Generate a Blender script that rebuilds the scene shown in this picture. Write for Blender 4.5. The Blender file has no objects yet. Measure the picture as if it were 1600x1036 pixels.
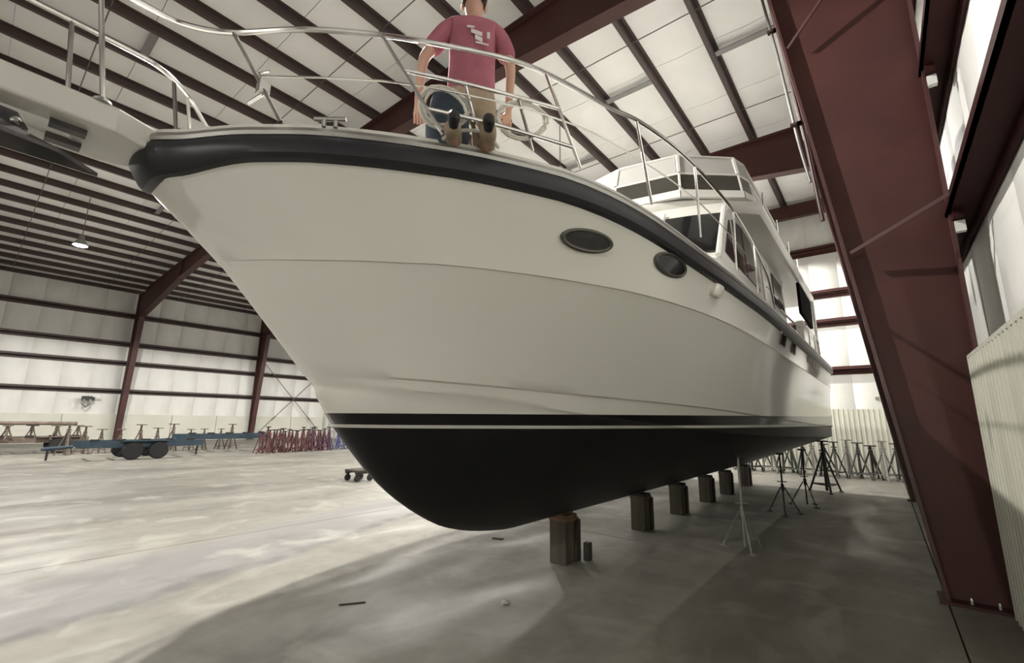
import bpy, bmesh, math, random
import numpy as np
from mathutils import Vector, Matrix
random.seed(4)
S = bpy.context.scene
C = S.collection
K = 1.3                      # metres per layout unit (all layout numbers below are in units)

# ------------------------------------------------------------------ camera, world, lights, exposure
cd = bpy.data.cameras.new('camera'); cam = bpy.data.objects.new('camera', cd); C.objects.link(cam)
YAW, PIT, ROL, HC = -0.687135, 0.19665, 0.0148316, 1.45
fw = Vector((math.sin(YAW)*math.cos(PIT), math.cos(YAW)*math.cos(PIT), math.sin(PIT)))
ri = Vector((math.cos(YAW), -math.sin(YAW), 0)); up = ri.cross(fw)
r2 = ri*math.cos(ROL)+up*math.sin(ROL); u2 = -ri*math.sin(ROL)+up*math.cos(ROL)
M = Matrix((r2, u2, -fw)).transposed().to_4x4(); M.translation = Vector((0, 0, HC*K))
cam.matrix_world = M
cd.sensor_width = 36; cd.lens = 696.24/1600*36; cd.clip_start = .02; cd.clip_end = 300
S.camera = cam
w = bpy.data.worlds.new('world'); S.world = w; w.use_nodes = True
w.node_tree.nodes['Background'].inputs[0].default_value = (.8, .84, .9, 1)
w.node_tree.nodes['Background'].inputs[1].default_value = .3
S.view_settings.view_transform = 'Standard'; S.view_settings.look = 'None'
S.view_settings.gamma = 1; S.view_settings.use_curve_mapping = False
S.view_settings.exposure = 0.30
LAMP_W = 2600.0
LAMP_UP = 0.02
LAMPS = [(-20.6, 1.75, 7.1, 1.7, 'glowing high-bay lamp hanging from the roof left of the bow'),
         (-20.6, 8.8, 7.1, .45, 'high-bay lamp over the red stands, hidden behind the bow'),
         (-20.6, 15.4, 7.1, 1.1, 'high-bay lamp in the far left corner, hidden behind the bow'),
         (-20.6, -5.0, 7.1, .4, 'high-bay lamp over the open floor left of the photographer'),
         (-12.8, 8.8, 7.1, .5, 'high-bay lamp over the dolly on the starboard side of the yacht'),
         (-12.8, -4.0, 7.1, .2, 'high-bay lamp over the empty floor ahead of the bow'),
         (-4.7, 2.65, 7.4, 1.45, 'high-bay lamp directly above the foredeck of the yacht'),
         (-5.7, 8.8, 7.5, 1.3, 'high-bay lamp above the flybridge of the yacht'),
         (-4.2, 14.6, 7.3, 1.25, 'high-bay lamp behind the stern of the yacht'),
         (-12.8, 15.0, 7.1, .7, 'high-bay lamp near the far end wall'),
         (-1.5, -18.5, 6.6, 2.0, 'added unseen lamp far behind the camera by the right wall, lightening the bow'),  # added lamp without a known source, lightens the bow
         (-5.5, -18.5, 6.6, .7, 'added unseen lamp near the front wall, second from the right wall, lightening the bow')]  # weaker added lamp beside it, also only there to lighten the bow

# ------------------------------------------------------------------ helpers
W = {}
def wloc(o): return W.get(o.name, Vector((0, 0, 0)))
def V(p): return Vector(p)
class MB:
    def __init__(s): s.v = []; s.f = []
    def add(s, vs, fs):
        n = len(s.v); s.v += [tuple(p) for p in vs]; s.f += [tuple(i+n for i in f) for f in fs]; return s
    def box(s, c, d, rz=0.0, M3=None):
        vs = []
        for i in (-1, 1):
            for j in (-1, 1):
                for k in (-1, 1):
                    p = Vector((i*d[0]/2, j*d[1]/2, k*d[2]/2))
                    if M3 is not None: p = M3 @ p
                    elif rz: p = Matrix.Rotation(rz, 3, 'Z') @ p
                    vs.append(p+Vector(c))
        return s.add(vs, [(0,1,3,2),(4,6,7,5),(0,4,5,1),(2,3,7,6),(0,2,6,4),(1,5,7,3)])
    def bar(s, a, b, w_, h_, side=(0, 0, 1)):
        a, b = V(a), V(b); d = (b-a).normalized(); z = V(side)
        if abs(d.dot(z)) > .95: z = V((1, 0, 0))
        x = d.cross(z).normalized(); z = x.cross(d).normalized(); m = Matrix((x, d, z)).transposed()
        return s.box((a+b)/2, (w_, (b-a).length, h_), M3=m)
    def tube(s, path, r, n=8, closed=False, cap=True):
        P = [V(p) for p in path]; N = len(P)
        R = r if isinstance(r, (list, tuple)) else [r]*N
        rings = []; nx = None
        for i in range(N):
            if closed: t = (P[(i+1) % N]-P[i-1])
            else: t = P[min(i+1, N-1)]-P[max(i-1, 0)]
            t = t.normalized() if t.length > 1e-9 else V((0, 0, 1))
            if nx is None:
                a = V((0, 0, 1)) if abs(t.z) < .9 else V((1, 0, 0)); nx = t.cross(a).normalized()
            else:
                nx = nx-t*nx.dot(t); nx = nx.normalized() if nx.length > 1e-9 else t.orthogonal().normalized()
            ny = t.cross(nx)
            rings.append([P[i]+(nx*math.cos(2*math.pi*k/n)+ny*math.sin(2*math.pi*k/n))*R[i] for k in range(n)])
        vs = [p for q in rings for p in q]; fs = []
        for i in range(N if closed else N-1):
            j = (i+1) % N
            for k in range(n): fs.append((i*n+k, i*n+(k+1) % n, j*n+(k+1) % n, j*n+k))
        if cap and not closed: fs += [tuple(range(n))[::-1], tuple((N-1)*n+k for k in range(n))]
        return s.add(vs, fs)
    def lathe(s, c, prof, n=16, axis='z'):
        path = []; r = []
        vs = []; fs = []
        for (rr, h) in prof:
            for k in range(n):
                a = 2*math.pi*k/n; x, y = rr*math.cos(a), rr*math.sin(a)
                p = {'z': (x, y, h), 'x': (h, x, y), 'y': (x, h, y)}[axis]
                vs.append((c[0]+p[0], c[1]+p[1], c[2]+p[2]))
        m = len(prof)
        for i in range(m-1):
            for k in range(n): fs.append((i*n+k, i*n+(k+1) % n, (i+1)*n+(k+1) % n, (i+1)*n+k))
        fs += [tuple(range(n))[::-1], tuple((m-1)*n+k for k in range(n))]
        return s.add(vs, fs)
    def prism(s, pts, axis, a, b):
        n = len(pts)
        def P(p, q): return {'y': (p[0], q, p[1]), 'x': (q, p[0], p[1]), 'z': (p[0], p[1], q)}[axis]
        vs = [P(p, a) for p in pts]+[P(p, b) for p in pts]
        fs = [tuple(range(n)), tuple(range(2*n-1, n-1, -1))]+[(i, i+n, (i+1) % n+n, (i+1) % n) for i in range(n)]
        return s.add(vs, fs)
    def grid(s, rows, wrap=False):
        n = len(rows[0]); vs = [p for r in rows for p in r]; fs = []
        for i in range(len(rows)-1):
            for k in range(n if wrap else n-1): fs.append((i*n+k, i*n+(k+1) % n, (i+1)*n+(k+1) % n, (i+1)*n+k))
        return s.add(vs, fs)
    def slab(s, quad, t):
        """a quad (4 points) thickened by t along its normal"""
        q = [V(p) for p in quad]; nn = (q[1]-q[0]).cross(q[2]-q[0]).normalized()*t
        return s.add(q+[p+nn for p in q], [(3,2,1,0),(4,5,6,7),(0,1,5,4),(1,2,6,5),(2,3,7,6),(3,0,4,7)])
    def build(s, name, mat, parent=None, origin=None, smooth=False, weld=True, bevel=0):
        if origin is None:
            if parent is not None: origin = wloc(parent)
            else:
                a = np.array(s.v); origin = Vector(((a[:,0].min()+a[:,0].max())/2, (a[:,1].min()+a[:,1].max())/2, a[:,2].min()))
        origin = V(origin)
        me = bpy.data.meshes.new(name)
        me.from_pydata([((p[0]-origin.x)*K, (p[1]-origin.y)*K, (p[2]-origin.z)*K) for p in s.v], [], s.f)
        bm = bmesh.new(); bm.from_mesh(me)
        if weld: bmesh.ops.remove_doubles(bm, verts=bm.verts, dist=1e-5)
        bmesh.ops.recalc_face_normals(bm, faces=bm.faces)
        bm.to_mesh(me); bm.free()
        if smooth:
            me.polygons.foreach_set('use_smooth', [True]*len(me.polygons))
            try: me.set_sharp_from_angle(angle=math.radians(smooth if smooth is not True else 40))
            except Exception: pass
        me.materials.append(mat)
        o = bpy.data.objects.new(name, me); C.objects.link(o)
        pl = wloc(parent) if parent is not None else Vector((0, 0, 0))
        o.parent = parent; o.location = (origin-pl)*K; W[o.name] = origin.copy()
        if bevel:
            b = o.modifiers.new('bevel', 'BEVEL'); b.width = bevel*K; b.segments = 2; b.limit_method = 'ANGLE'
        return o
def piece(src, name, parent, origin):
    """another object sharing src's mesh"""
    o = src.copy(); o.name = name; C.objects.link(o); o.parent = parent
    o.location = (V(origin)-(wloc(parent) if parent is not None else V((0, 0, 0))))*K; W[o.name] = V(origin); return o
def tag(o, label=None, cat=None, group=None, kind=None):
    if label: o['label'] = label
    if cat: o['category'] = cat
    if group: o['group'] = group
    if kind: o['kind'] = kind
    return o
def thing(name, loc, label=None, cat=None, group=None, rz=0.0, kind=None):
    o = bpy.data.objects.new(name, None); C.objects.link(o); o.location = V(loc)*K; o.rotation_euler.z = rz
    o.empty_display_size = .2; W[o.name] = V(loc); return tag(o, label, cat, group, kind)
def struct(o): o['kind'] = 'structure'; return o
def copy_tree(o, parent=None, loc=None, rz=None):
    c = o.copy(); C.objects.link(c); c.parent = parent; W[c.name] = wloc(o).copy()
    if loc is not None: c.location = V(loc)*K; W[c.name] = V(loc)
    if rz is not None: c.rotation_euler.z = rz
    for ch in list(o.children): copy_tree(ch, c)
    return c

def mat(name, col, rough=.5, metal=0.0, col2=None, scale=2.0, bump=0.0, bscale=None, detail=4, coat=0.0, rough2=None,
        stretch=(1, 1, 1), lo=.4, hi=.62, alpha=None, trans=0.0, emis=None, spec=.5):
    m = bpy.data.materials.new(name); m.use_nodes = True; nt = m.node_tree; N = nt.nodes; L = nt.links
    b = N['Principled BSDF']; b.inputs['Roughness'].default_value = rough; b.inputs['Metallic'].default_value = metal
    b.inputs['Base Color'].default_value = (*col, 1); b.inputs['Coat Weight'].default_value = coat
    b.inputs['Coat Roughness'].default_value = .08
    b.inputs['Specular IOR Level'].default_value = spec
    if trans: b.inputs['Transmission Weight'].default_value = trans
    if alpha is not None: b.inputs['Alpha'].default_value = alpha
    if emis: b.inputs['Emission Color'].default_value = (*emis[0], 1); b.inputs['Emission Strength'].default_value = emis[1]
    tc = N.new('ShaderNodeTexCoord'); mp = N.new('ShaderNodeMapping'); mp.inputs['Scale'].default_value = stretch
    L.new(tc.outputs['Object'], mp.inputs['Vector'])
    if col2 or rough2 is not None:
        no = N.new('ShaderNodeTexNoise'); no.inputs['Scale'].default_value = scale; no.inputs['Detail'].default_value = detail
        L.new(mp.outputs[0], no.inputs['Vector'])
        rp = N.new('ShaderNodeMapRange'); rp.inputs['From Min'].default_value = lo; rp.inputs['From Max'].default_value = hi
        L.new(no.outputs['Fac'], rp.inputs['Value'])
        if col2:
            mx = N.new('ShaderNodeMix'); mx.data_type = 'RGBA'
            mx.inputs['A'].default_value = (*col, 1); mx.inputs['B'].default_value = (*col2, 1)
            L.new(rp.outputs[0], mx.inputs['Factor']); L.new(mx.outputs['Result'], b.inputs['Base Color'])
        if rough2 is not None:
            r_ = N.new('ShaderNodeMapRange'); r_.inputs['To Min'].default_value = rough; r_.inputs['To Max'].default_value = rough2
            L.new(rp.outputs[0], r_.inputs['Value']); L.new(r_.outputs[0], b.inputs['Roughness'])
    if bump:
        n2 = N.new('ShaderNodeTexNoise'); n2.inputs['Scale'].default_value = bscale or scale*6; n2.inputs['Detail'].default_value = 5
        L.new(mp.outputs[0], n2.inputs['Vector'])
        bp = N.new('ShaderNodeBump'); bp.inputs['Strength'].default_value = bump; bp.inputs['Distance'].default_value = .02
        L.new(n2.outputs['Fac'], bp.inputs['Height']); L.new(bp.outputs[0], b.inputs['Normal'])
    return m

def floor_material():
    m = bpy.data.materials.new('worn concrete'); m.use_nodes = True; nt = m.node_tree; N = nt.nodes; L = nt.links
    b = N['Principled BSDF']; geo = N.new('ShaderNodeNewGeometry')
    def noise(sc, det, st=(1, 1, 1), dist=0):
        mp = N.new('ShaderNodeMapping'); mp.inputs['Scale'].default_value = st; L.new(geo.outputs['Position'], mp.inputs['Vector'])
        n = N.new('ShaderNodeTexNoise'); n.inputs['Scale'].default_value = sc; n.inputs['Detail'].default_value = det
        n.inputs['Distortion'].default_value = dist; L.new(mp.outputs[0], n.inputs['Vector']); return n
    def rng(n, a, b_, c=0, d=1):
        r = N.new('ShaderNodeMapRange'); r.inputs[1].default_value = a; r.inputs[2].default_value = b_
        r.inputs[3].default_value = c; r.inputs[4].default_value = d; L.new(n.outputs[0], r.inputs[0]); return r
    def mix(f, a, b_):
        x = N.new('ShaderNodeMix'); x.data_type = 'RGBA'; L.new(f.outputs[0], x.inputs['Factor'])
        if isinstance(a, tuple): x.inputs['A'].default_value = (*a, 1)
        else: L.new(a.outputs['Result'], x.inputs['A'])
        if isinstance(b_, tuple): x.inputs['B'].default_value = (*b_, 1)
        else: L.new(b_.outputs['Result'], x.inputs['B'])
        return x
    big = rng(noise(.35, 6, dist=1.2), .38, .62); tracks = rng(noise(.5, 7, (1, .22, 1), .6), .42, .64)
    fine = rng(noise(5, 8, dist=.4), .3, .7); blot = rng(noise(1.1, 9, (1, .5, 1), 1.5), .56, .68)
    c = mix(big, FLOOR_A, FLOOR_B); c = mix(tracks, c, FLOOR_C)
    f2 = rng(noise(5, 8, dist=.4), .45, .85, 0, .35)
    c = mix(f2, c, FLOOR_D); f3 = rng(noise(1.1, 9, (1, .5, 1), 1.5), .57, .7, 0, .5); c = mix(f3, c, FLOOR_E)
    # old wheel-track band polished grey across the slab, with a dark scuff line along its near edge
    sp = N.new('ShaderNodeSeparateXYZ'); L.new(geo.outputs['Position'], sp.inputs[0])
    def math_(op, a, b_):
        n = N.new('ShaderNodeMath'); n.operation = op
        for k, q in enumerate((a, b_)):
            if isinstance(q, (int, float)): n.inputs[k].default_value = q
            else: L.new(q.outputs[0], n.inputs[k])
        return n
    y3 = N.new('ShaderNodeMath'); y3.operation = 'MULTIPLY_ADD'; L.new(sp.outputs[1], y3.inputs[0]); y3.inputs[1].default_value = .3; L.new(sp.outputs[0], y3.inputs[2])
    wob = rng(noise(.8, 5), 0, 1, -.35, .35)
    u = math_('ADD', y3, wob)
    def sst(src, a, b_):
        r = N.new('ShaderNodeMapRange'); r.interpolation_type = 'SMOOTHSTEP'; r.inputs[1].default_value = a; r.inputs[2].default_value = b_; L.new(src.outputs[0], r.inputs[0]); return r
    band = math_('MULTIPLY', sst(u, -7.7, -7.15), sst(u, -5.5, -5.8))
    c = mix(math_('MULTIPLY', band, .65), c, (.205, .20, .205))
    dk = math_('MULTIPLY', sst(u, -5.95, -5.75), sst(u, -5.5, -5.72))
    c = mix(math_('MULTIPLY', dk, rng(noise(2.5, 6), .35, .6, .1, .7)), c, (.10, .095, .095))
    scf = rng(noise(.9, 10, (.7, 1.0, 1), .8), .54, .72, 0, .5); c = mix(scf, c, (.12, .112, .097))
    scf2 = rng(noise(1.5, 12, (.8, 1.0, 1), .5), .56, .70, 0, .55); c = mix(scf2, c, (.36, .35, .31))
    L.new(c.outputs['Result'], b.inputs['Base Color'])
    r = rng(noise(.8, 7, (1, .35, 1), 1.0), .38, .62, .45, .72); L.new(r.outputs[0], b.inputs['Roughness'])
    bp = N.new('ShaderNodeBump'); bp.inputs['Strength'].default_value = .25; bp.inputs['Distance'].default_value = .01
    L.new(noise(9, 8).outputs[0], bp.inputs['Height']); L.new(bp.outputs[0], b.inputs['Normal'])
    b.inputs['Specular IOR Level'].default_value = .4
    return m
FLOOR_A = (.21, .196, .17); FLOOR_B = (.15, .142, .125); FLOOR_C = (.25, .24, .21); FLOOR_D = (.11, .10, .088); FLOOR_E = (.32, .31, .28)

m_floor = floor_material()
m_vinyl = mat('white vinyl insulation facing', (.88, .87, .86), .55, col2=(.81, .81, .79), scale=.5, bump=.12, bscale=3)
m_vinyl2 = mat('pale wall insulation', (.82, .82, .79), .5, col2=(.72, .72, .68), scale=.7, bump=.18, bscale=2.5, stretch=(1, 1, .4))
m_wains = mat('painted lower wall board', (.62, .62, .54), .6, col2=(.68, .67, .60), scale=.6)
m_corr = mat('pale ribbed liner sheet', (.66, .66, .58), .45, col2=(.56, .56, .47), scale=.9, stretch=(1, 1, .3), rough2=.55)
m_red = mat('red oxide primed steel', (.070, .024, .021), .55, spec=.3, col2=(.056, .020, .018), scale=1.2, bump=.05, bscale=30)
m_redl = mat('red oxide flange steel', (.085, .036, .034), .45, spec=.4, col2=(.065, .028, .027), scale=1.5)
m_purlin = mat('dark red purlin steel', (.070, .044, .041), .55, col2=(.055, .038, .036), scale=1)
m_girtd = mat('very dark red girt steel', (.040, .014, .014), .6, spec=.1)
m_brace = mat('grey galvanised brace', (.22, .21, .21), .5, metal=.3)
m_rod = mat('dull steel rod', (.14, .13, .12), .5, metal=.4)
m_hull = mat('white gloss gelcoat', (.88, .87, .82), .15, coat=.3, col2=(.86, .85, .79), scale=.4)
m_deck = mat('grey beige non-skid deck', (.36, .35, .31), .8, bump=.2, bscale=200)
m_gel = mat('white deck moulding gelcoat', (.70, .69, .65), .25, coat=.3)
m_blackp = mat('black antifouling paint', (.010, .0102, .0102), .5, spec=.25, col2=(.013, .0128, .0125), scale=2.5, bump=.05, bscale=14)
m_boot = mat('black boot stripe', (.006, .006, .009), .22, coat=.3)
m_line = mat('white waterline stripe', (.66, .65, .60), .3)
m_rub = mat('black rubber rub rail', (.022, .023, .028), .38, col2=(.027, .027, .032), scale=3, spec=.4)
m_steel = mat('polished stainless tube', (.72, .71, .69), .16, metal=1.0)
m_galv = mat('dull stainless fitting', (.45, .45, .43), .35, metal=.9)
m_anchor = mat('dark grey anchor steel', (.07, .07, .072), .4, metal=.5, col2=(.12, .11, .11), scale=6)
m_rimd = mat('dark bronze porthole rim', (.10, .098, .085), .3, metal=.3)
m_glass = mat('dark tinted glass', (.012, .012, .012), .07, spec=.7)
m_glass2 = mat('smoked flybridge screen', (.05, .048, .04), .12, spec=.6)
m_clear = mat('clear vinyl window', (.62, .61, .58), .18, alpha=.55)
m_canvas = mat('white canvas', (.55, .54, .51), .8, bump=.1, bscale=60)
m_wood = mat('weathered timber', (.12, .10, .075), .8, col2=(.075, .065, .05), scale=5, stretch=(1, 1, .2), bump=.2)
m_wood2 = mat('orange brown plank', (.24, .14, .07), .75, col2=(.15, .09, .05), scale=6, bump=.15)
m_woodd = mat('dark brown timber', (.055, .047, .038), .8, col2=(.035, .03, .025), scale=6)  # timber in a darker brown, also the dark side of the keel blocks
m_jackg = mat('dark green painted steel', (.035, .05, .042), .5, col2=(.07, .065, .055), scale=8)
m_jackd = mat('black painted steel', (.015, .014, .014), .45)
m_jackz = mat('zinc plated pole', (.30, .29, .27), .45, metal=.5)
m_jackr = mat('rust red painted steel', (.13, .035, .038), .55, col2=(.09, .05, .05), scale=8)
m_jackp = mat('purple red painted steel', (.10, .035, .06), .55, col2=(.10, .04, .05), scale=8)
m_blue = mat('blue painted steel', (.016, .038, .065), .55, col2=(.03, .06, .075), scale=3)
m_blueb = mat('violet blue painted steel', (.06, .07, .20), .5)
m_brownp = mat('brown rusty steel', (.10, .075, .06), .65, col2=(.16, .12, .10), scale=5)
m_tyre = mat('black tyre rubber', (.012, .012, .013), .75)
m_rim = mat('grey wheel rim', (.10, .10, .11), .5, metal=.4)
m_skin = mat('skin', (.55, .33, .25), .5)
m_shirt = mat('pink red t shirt cotton', (.42, .14, .18), .85, col2=(.36, .115, .155), scale=7, bump=.15, bscale=14)
m_print = mat('white shirt print', (.70, .66, .63), .8)
m_khaki = mat('khaki cotton', (.42, .33, .24), .85, col2=(.36, .28, .20), scale=8, bump=.1)
m_hair = mat('dark brown hair', (.025, .018, .015), .6, bump=.4, bscale=80)
m_navy = mat('dark blue cloth', (.045, .06, .085), .8, col2=(.035, .048, .07), scale=6, bump=.15)
m_rope = mat('off white rope', (.68, .66, .60), .8, bump=.5, bscale=90)
m_black = mat('matt black plastic', (.01, .01, .01), .5)
m_white = mat('white plastic', (.8, .8, .78), .4)
m_interior = mat('painted interior shade', (.005, .004, .004), .9, spec=.05)  # near-black colour standing in for the shade inside the aft deck
m_lamp = mat('lamp diffuser', (1, 1, 1), .3, emis=((1, .96, .88), 45.0))
m_housing = mat('grey lamp housing', (.35, .35, .35), .4, metal=.6)
m_paper = mat('crumpled paper', (.55, .53, .48), .8)

# ------------------------------------------------------------------ building shell
XL, XR, YB, YF = -32.3, .95, 17.35, -22.0
def zt(x):                       # top of rafters
    return float(np.interp(x, [-32.4, -22.5, -13, -4, 1.2], [8.22, 8.66, 8.93, 8.86, 8.76]))
# floor slabs with recessed joints
fl = thing('floor', (0, 0, 0), kind='structure')
xs = [-32.8, -26.3, -19.7, -13.05, -6.4, .255, 1.3]; ys = [-22.6, -14.35, -7.7, -1.05, 5.6, 12.25, 17.9]
for i in range(len(xs)-1):
    for j in range(len(ys)-1):
        a, b_, c, d = xs[i]+.006, xs[i+1]-.006, ys[j]+.006, ys[j+1]-.006
        MB().prism([(a, c), (b_, c), (b_, d), (a, d)], 'z', -.12, 0).build('concrete_slab', m_floor, fl)
MB().box(((XL+XR)/2, -2.4, -.17), (34.6, 41.2, .1)).build('joint_filler', m_woodd, fl)
# walls
def wall(name, axis, const, inward, lo, hi, pw, girts, topf, matp, gin=.27, gm=None, lip=.1):
    p0 = thing(name, (const if axis == 'x' else 0, const if axis == 'y' else 0, 0), kind='structure')
    n = int(round((hi-lo)/pw)); pw = (hi-lo)/n
    def pt(s_, d, z): return (const+inward*d, s_, z) if axis == 'x' else (s_, const+inward*d, z)
    src = None
    for i in range(n):
        a = lo+i*pw; top = topf(a+pw/2)
        zs = sorted(set([0.0]+[g for g in girts if g < top-.2]+[top]))
        zz = []
        for q in range(len(zs)-1):
            for t in (0, .5): zz.append((zs[q]+(zs[q+1]-zs[q])*t, 0.0 if t == 0 else .02))
        zz.append((top, 0.0))
        if axis == 'x' and src is not None:
            piece(src, 'insulation_panel', p0, pt(a, 0, 0)); continue
        rows = []
        for z, bu in zz:
            rows.append([pt(a, -.06, z), pt(a, .018, z), pt(a+.012, .03, z), pt(a+pw/2, .032+bu, z), pt(a+pw-.012, .03, z), pt(a+pw, .018, z), pt(a+pw, -.06, z)])
        mb = MB().grid(rows, wrap=True)
        mb.add(rows[0], [tuple(range(7))]); mb.add(rows[-1], [tuple(range(7))])
        o = mb.build('insulation_panel', matp, p0, origin=pt(a, 0, 0), smooth=50)
        src = o
    for g in girts:
        mb = MB()
        def bx(d0, d1, z0, z1):
            a, b_ = pt(lo, d0, z0), pt(hi, d1, z1)
            mb.box([(a[k]+b_[k])/2 for k in range(3)], [abs(a[k]-b_[k]) for k in range(3)])
        bx(.04, gin, g, g+.025); bx(gin-.025, gin, g, g+lip); bx(.04, .065, g-lip, g)
        mb.build('girt', gm or m_purlin, p0)
    return p0
wl = wall('wall_left', 'x', XL, 1, YF, YB, 1.2, [2.68, 4.22, 5.28, 6.88], lambda s: zt(XL)+.2, m_vinyl2, lip=.13)
we = wall('wall_back', 'y', YB, -1, XL, XR, .78, [3.12, 4.66, 5.62, 7.12], lambda s: zt(s)+.16, m_vinyl2, gm=m_red, lip=.12)
wr = wall('wall_right', 'x', XR, -1, YF, YB, .925, [3.38, 4.9, 6.75], lambda s: zt(XR)+.18, m_vinyl2, gm=m_girtd, gin=.28, lip=.09)
wf = wall('wall_front', 'y', YF, 1, XL, XR, 1.66, [3.12, 5.62], lambda s: zt(s)+.16, m_vinyl2)
# lower left wall board, in lengths
yy = np.arange(YF+.1, YB-.2, 2.3)
for y in yy:
    MB().box((XL+.1, y+1.14, .73), (.08, 2.27, 1.45)).build('lower_wall_board', m_wains, wl)
# ribbed liner sheets
def ribbed(axis, const, inward, a, b_, h, parent, z0=0.0):
    """trapezoid ribs every .12; sheets six ribs wide, each an object"""
    pitch = .12; wdt = pitch*6; n = max(1, int(round((b_-a)/wdt))); wdt = (b_-a)/n; src = None
    for i in range(n):
        s0 = a+i*wdt
        prof = []
        for q in range(6):
            u = s0+q*wdt/6
            prof += [(u, 0), (u+.030, 0), (u+.042, .020), (u+.066, .020), (u+.078, 0)]
        prof.append((s0+wdt-.004, 0))
        def pt(s_, d, z): return (const+inward*d, s_, z) if axis == 'x' else (s_, const+inward*d, z)
        if src is not None: src = piece(src, 'ribbed_sheet', parent, pt(s0, 0, z0)); continue
        rows = [[pt(s_, d, z0) for s_, d in prof]+[pt(s_, d-.01, z0) for s_, d in prof[::-1]],
                [pt(s_, d, h) for s_, d in prof]+[pt(s_, d-.01, h) for s_, d in prof[::-1]]]
        mb = MB().grid(rows, wrap=True)
        src = mb.build('ribbed_sheet', m_corr, parent, origin=pt(s0, 0, z0))
ribbed('x', .64, -1, -4.4, 5.46, 2.03, wr)
ribbed('y', YB-.3, -1, -7.4, .6, 1.93, we)
MB().box((.66, .55, 2.04), (.07, 9.8, .03)).build('sheet_top_trim', m_corr, wr)
MB().box((.665, .55, 1.62), (.03, 9.8, .02)).build('sheet_rail', m_purlin, wr)
# ceiling: blankets between purlins, and purlins
ce = thing('ceiling', (0, 0, 8.9), kind='structure')
px = [XR-.35-1.215*i for i in range(28)]
nb = 22; bw = (YB-YF)/nb
for i in range(nb):
    a, b_ = YF+i*bw+.006, YF+(i+1)*bw-.006; lo = []; 
    xsn = [XR]
    for q in px: xsn += [q]
    xsn.append(XL)
    pts = []
    for q in range(len(xsn)-1):
        pts.append((xsn[q], 0)); pts.append(((xsn[q]+xsn[q+1])/2, .03))
    pts.append((XL, 0))
    rows = []
    for (yy_, e) in ((a, .02), ((a+b_)/2, 0), (b_, .02)):
        rows.append([(x, yy_, zt(x)+.19-s_+e*0) for x, s_ in pts]+[(x, yy_, zt(x)+.27) for x, s_ in pts[::-1]])
    mb = MB().grid(rows, wrap=True)
    n = len(rows[0]); mb.add(rows[0], [tuple(range(n))]); mb.add(rows[-1], [tuple(range(n))])
    mb.build('insulation_blanket', m_vinyl, ce, smooth=30)
for q in px:
    z0 = zt(q); mb = MB()
    mb.box((q, (YF+YB)/2, z0+.1), (.022, YB-YF, .19)); mb.box((q-.04, (YF+YB)/2, z0+.012), (.08, YB-YF, .022))
    mb.box((q+.04, (YF+YB)/2, z0+.185), (.08, YB-YF, .02))
    mb.build('purlin', m_purlin, ce)
for y in (.6, 4.05, 7.34, 10.76, 14.2, -3.5):
    mb = MB().tube([(x, y, zt(x)+.03) for x in np.linspace(XR-.1, XL+.3, 24)], .011, 6); mb.build('sag_rod', m_rod, ce)
for (x0, y) in ((px[1], 8.65), (px[3], 8.6), (px[2], 3.1), (px[6], 2.2), (px[9], 1.3), (px[13], 3.3), (px[16], 3.5), (px[5], 10.5), (px[1], 14.6)):
    MB().bar((x0, y, zt(x0)+.05), (x0-1.2, y, zt(x0-1.2)+.05), .14, .02).build('flat_brace', m_brace, ce)
# steel frames
def col_thing(side, y, label):
    if side == 'R': ox, ib, it, zi = .70, .26, -.62, 7.6
    else: ox, ib, it, zi = -32.05, -31.75, -30.9, 6.75
    sg = 1 if side == 'R' else -1
    t = thing('steel_column', ((ox+ib)/2, y, 0), label, 'column', 'tapered red steel columns')
    tx = zt(ox)
    MB().prism([(ox, .02), (ox, tx), (it, zt(it)), (it, zi), (ib, .02)], 'y', y-.012, y+.012).build('web', m_red, t)
    MB().bar((ox, y, 0.02), (ox, y, tx), .22, .025, side=(1, 0, 0)).build('outer_flange', m_redl, t)
    MB().bar((ib, y, 0.02), (it, y, zi), .24, .028, side=(1, 0, 0)).build('inner_flange', m_redl, t)
    MB().box(((ox+ib)/2, y, .012), (abs(ox-ib)+.12, .3, .024)).build('base_plate', m_red, t)
    for z in (zi, ):
        MB().box(((ox+it)/2, y-.06, z), (abs(ox-it), .1, .02)).build('stiffener', m_redl, t)
        MB().box(((ox+it)/2, y+.06, z), (abs(ox-it), .1, .02)).build('stiffener', m_redl, t)
    for bx_ in (-.08, .08):
        for by in (-.08, .08):
            MB().lathe(((ox+ib)/2+bx_, y+by, .024), [(.014, 0), (.014, .03), (.008, .045)], 6).build('anchor_bolt', m_galv, t)
    return t
def rafter_thing(y, label):
    t = thing('steel_rafter', (-15, y, zt(-15)-.5), label, 'rafter', 'tapered red steel rafters')
    bt = [(-.62, 7.6), (-2, 7.78), (-5, 8.04), (-8, 8.18), (-13, 8.3), (-18, 8.18), (-21.2, 8.0), (-24.5, 7.72), (-27.8, 7.22), (-30.9, 6.75)]
    tp = [(x, zt(x)) for x in (-30.9, -27, -22.5, -18, -13, -8, -4, -.62)]
    MB().prism(bt+tp, 'y', y-.012, y+.012).build('web', m_red, t)
    mb = MB()
    for a, b_ in zip(bt[:-1], bt[1:]): mb.bar((a[0], y, a[1]), (b_[0], y, b_[1]), .26, .028)
    mb.build('bottom_flange', m_red, t)
    mb = MB()
    for a, b_ in zip(tp[:-1], tp[1:]): mb.bar((a[0], y, a[1]), (b_[0], y, b_[1]), .22, .02)
    mb.build('top_flange', m_redl, t)
    for x in (-4.9, -10.5, -18, -24.5):
        zb = float(np.interp(x, [p[0] for p in bt[::-1]], [p[1] for p in bt[::-1]]))
        MB().box((x, y, (zb+zt(x))/2), (.03, .22, zt(x)-zb)).build('splice_plate', m_redl, t)
    return t
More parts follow.
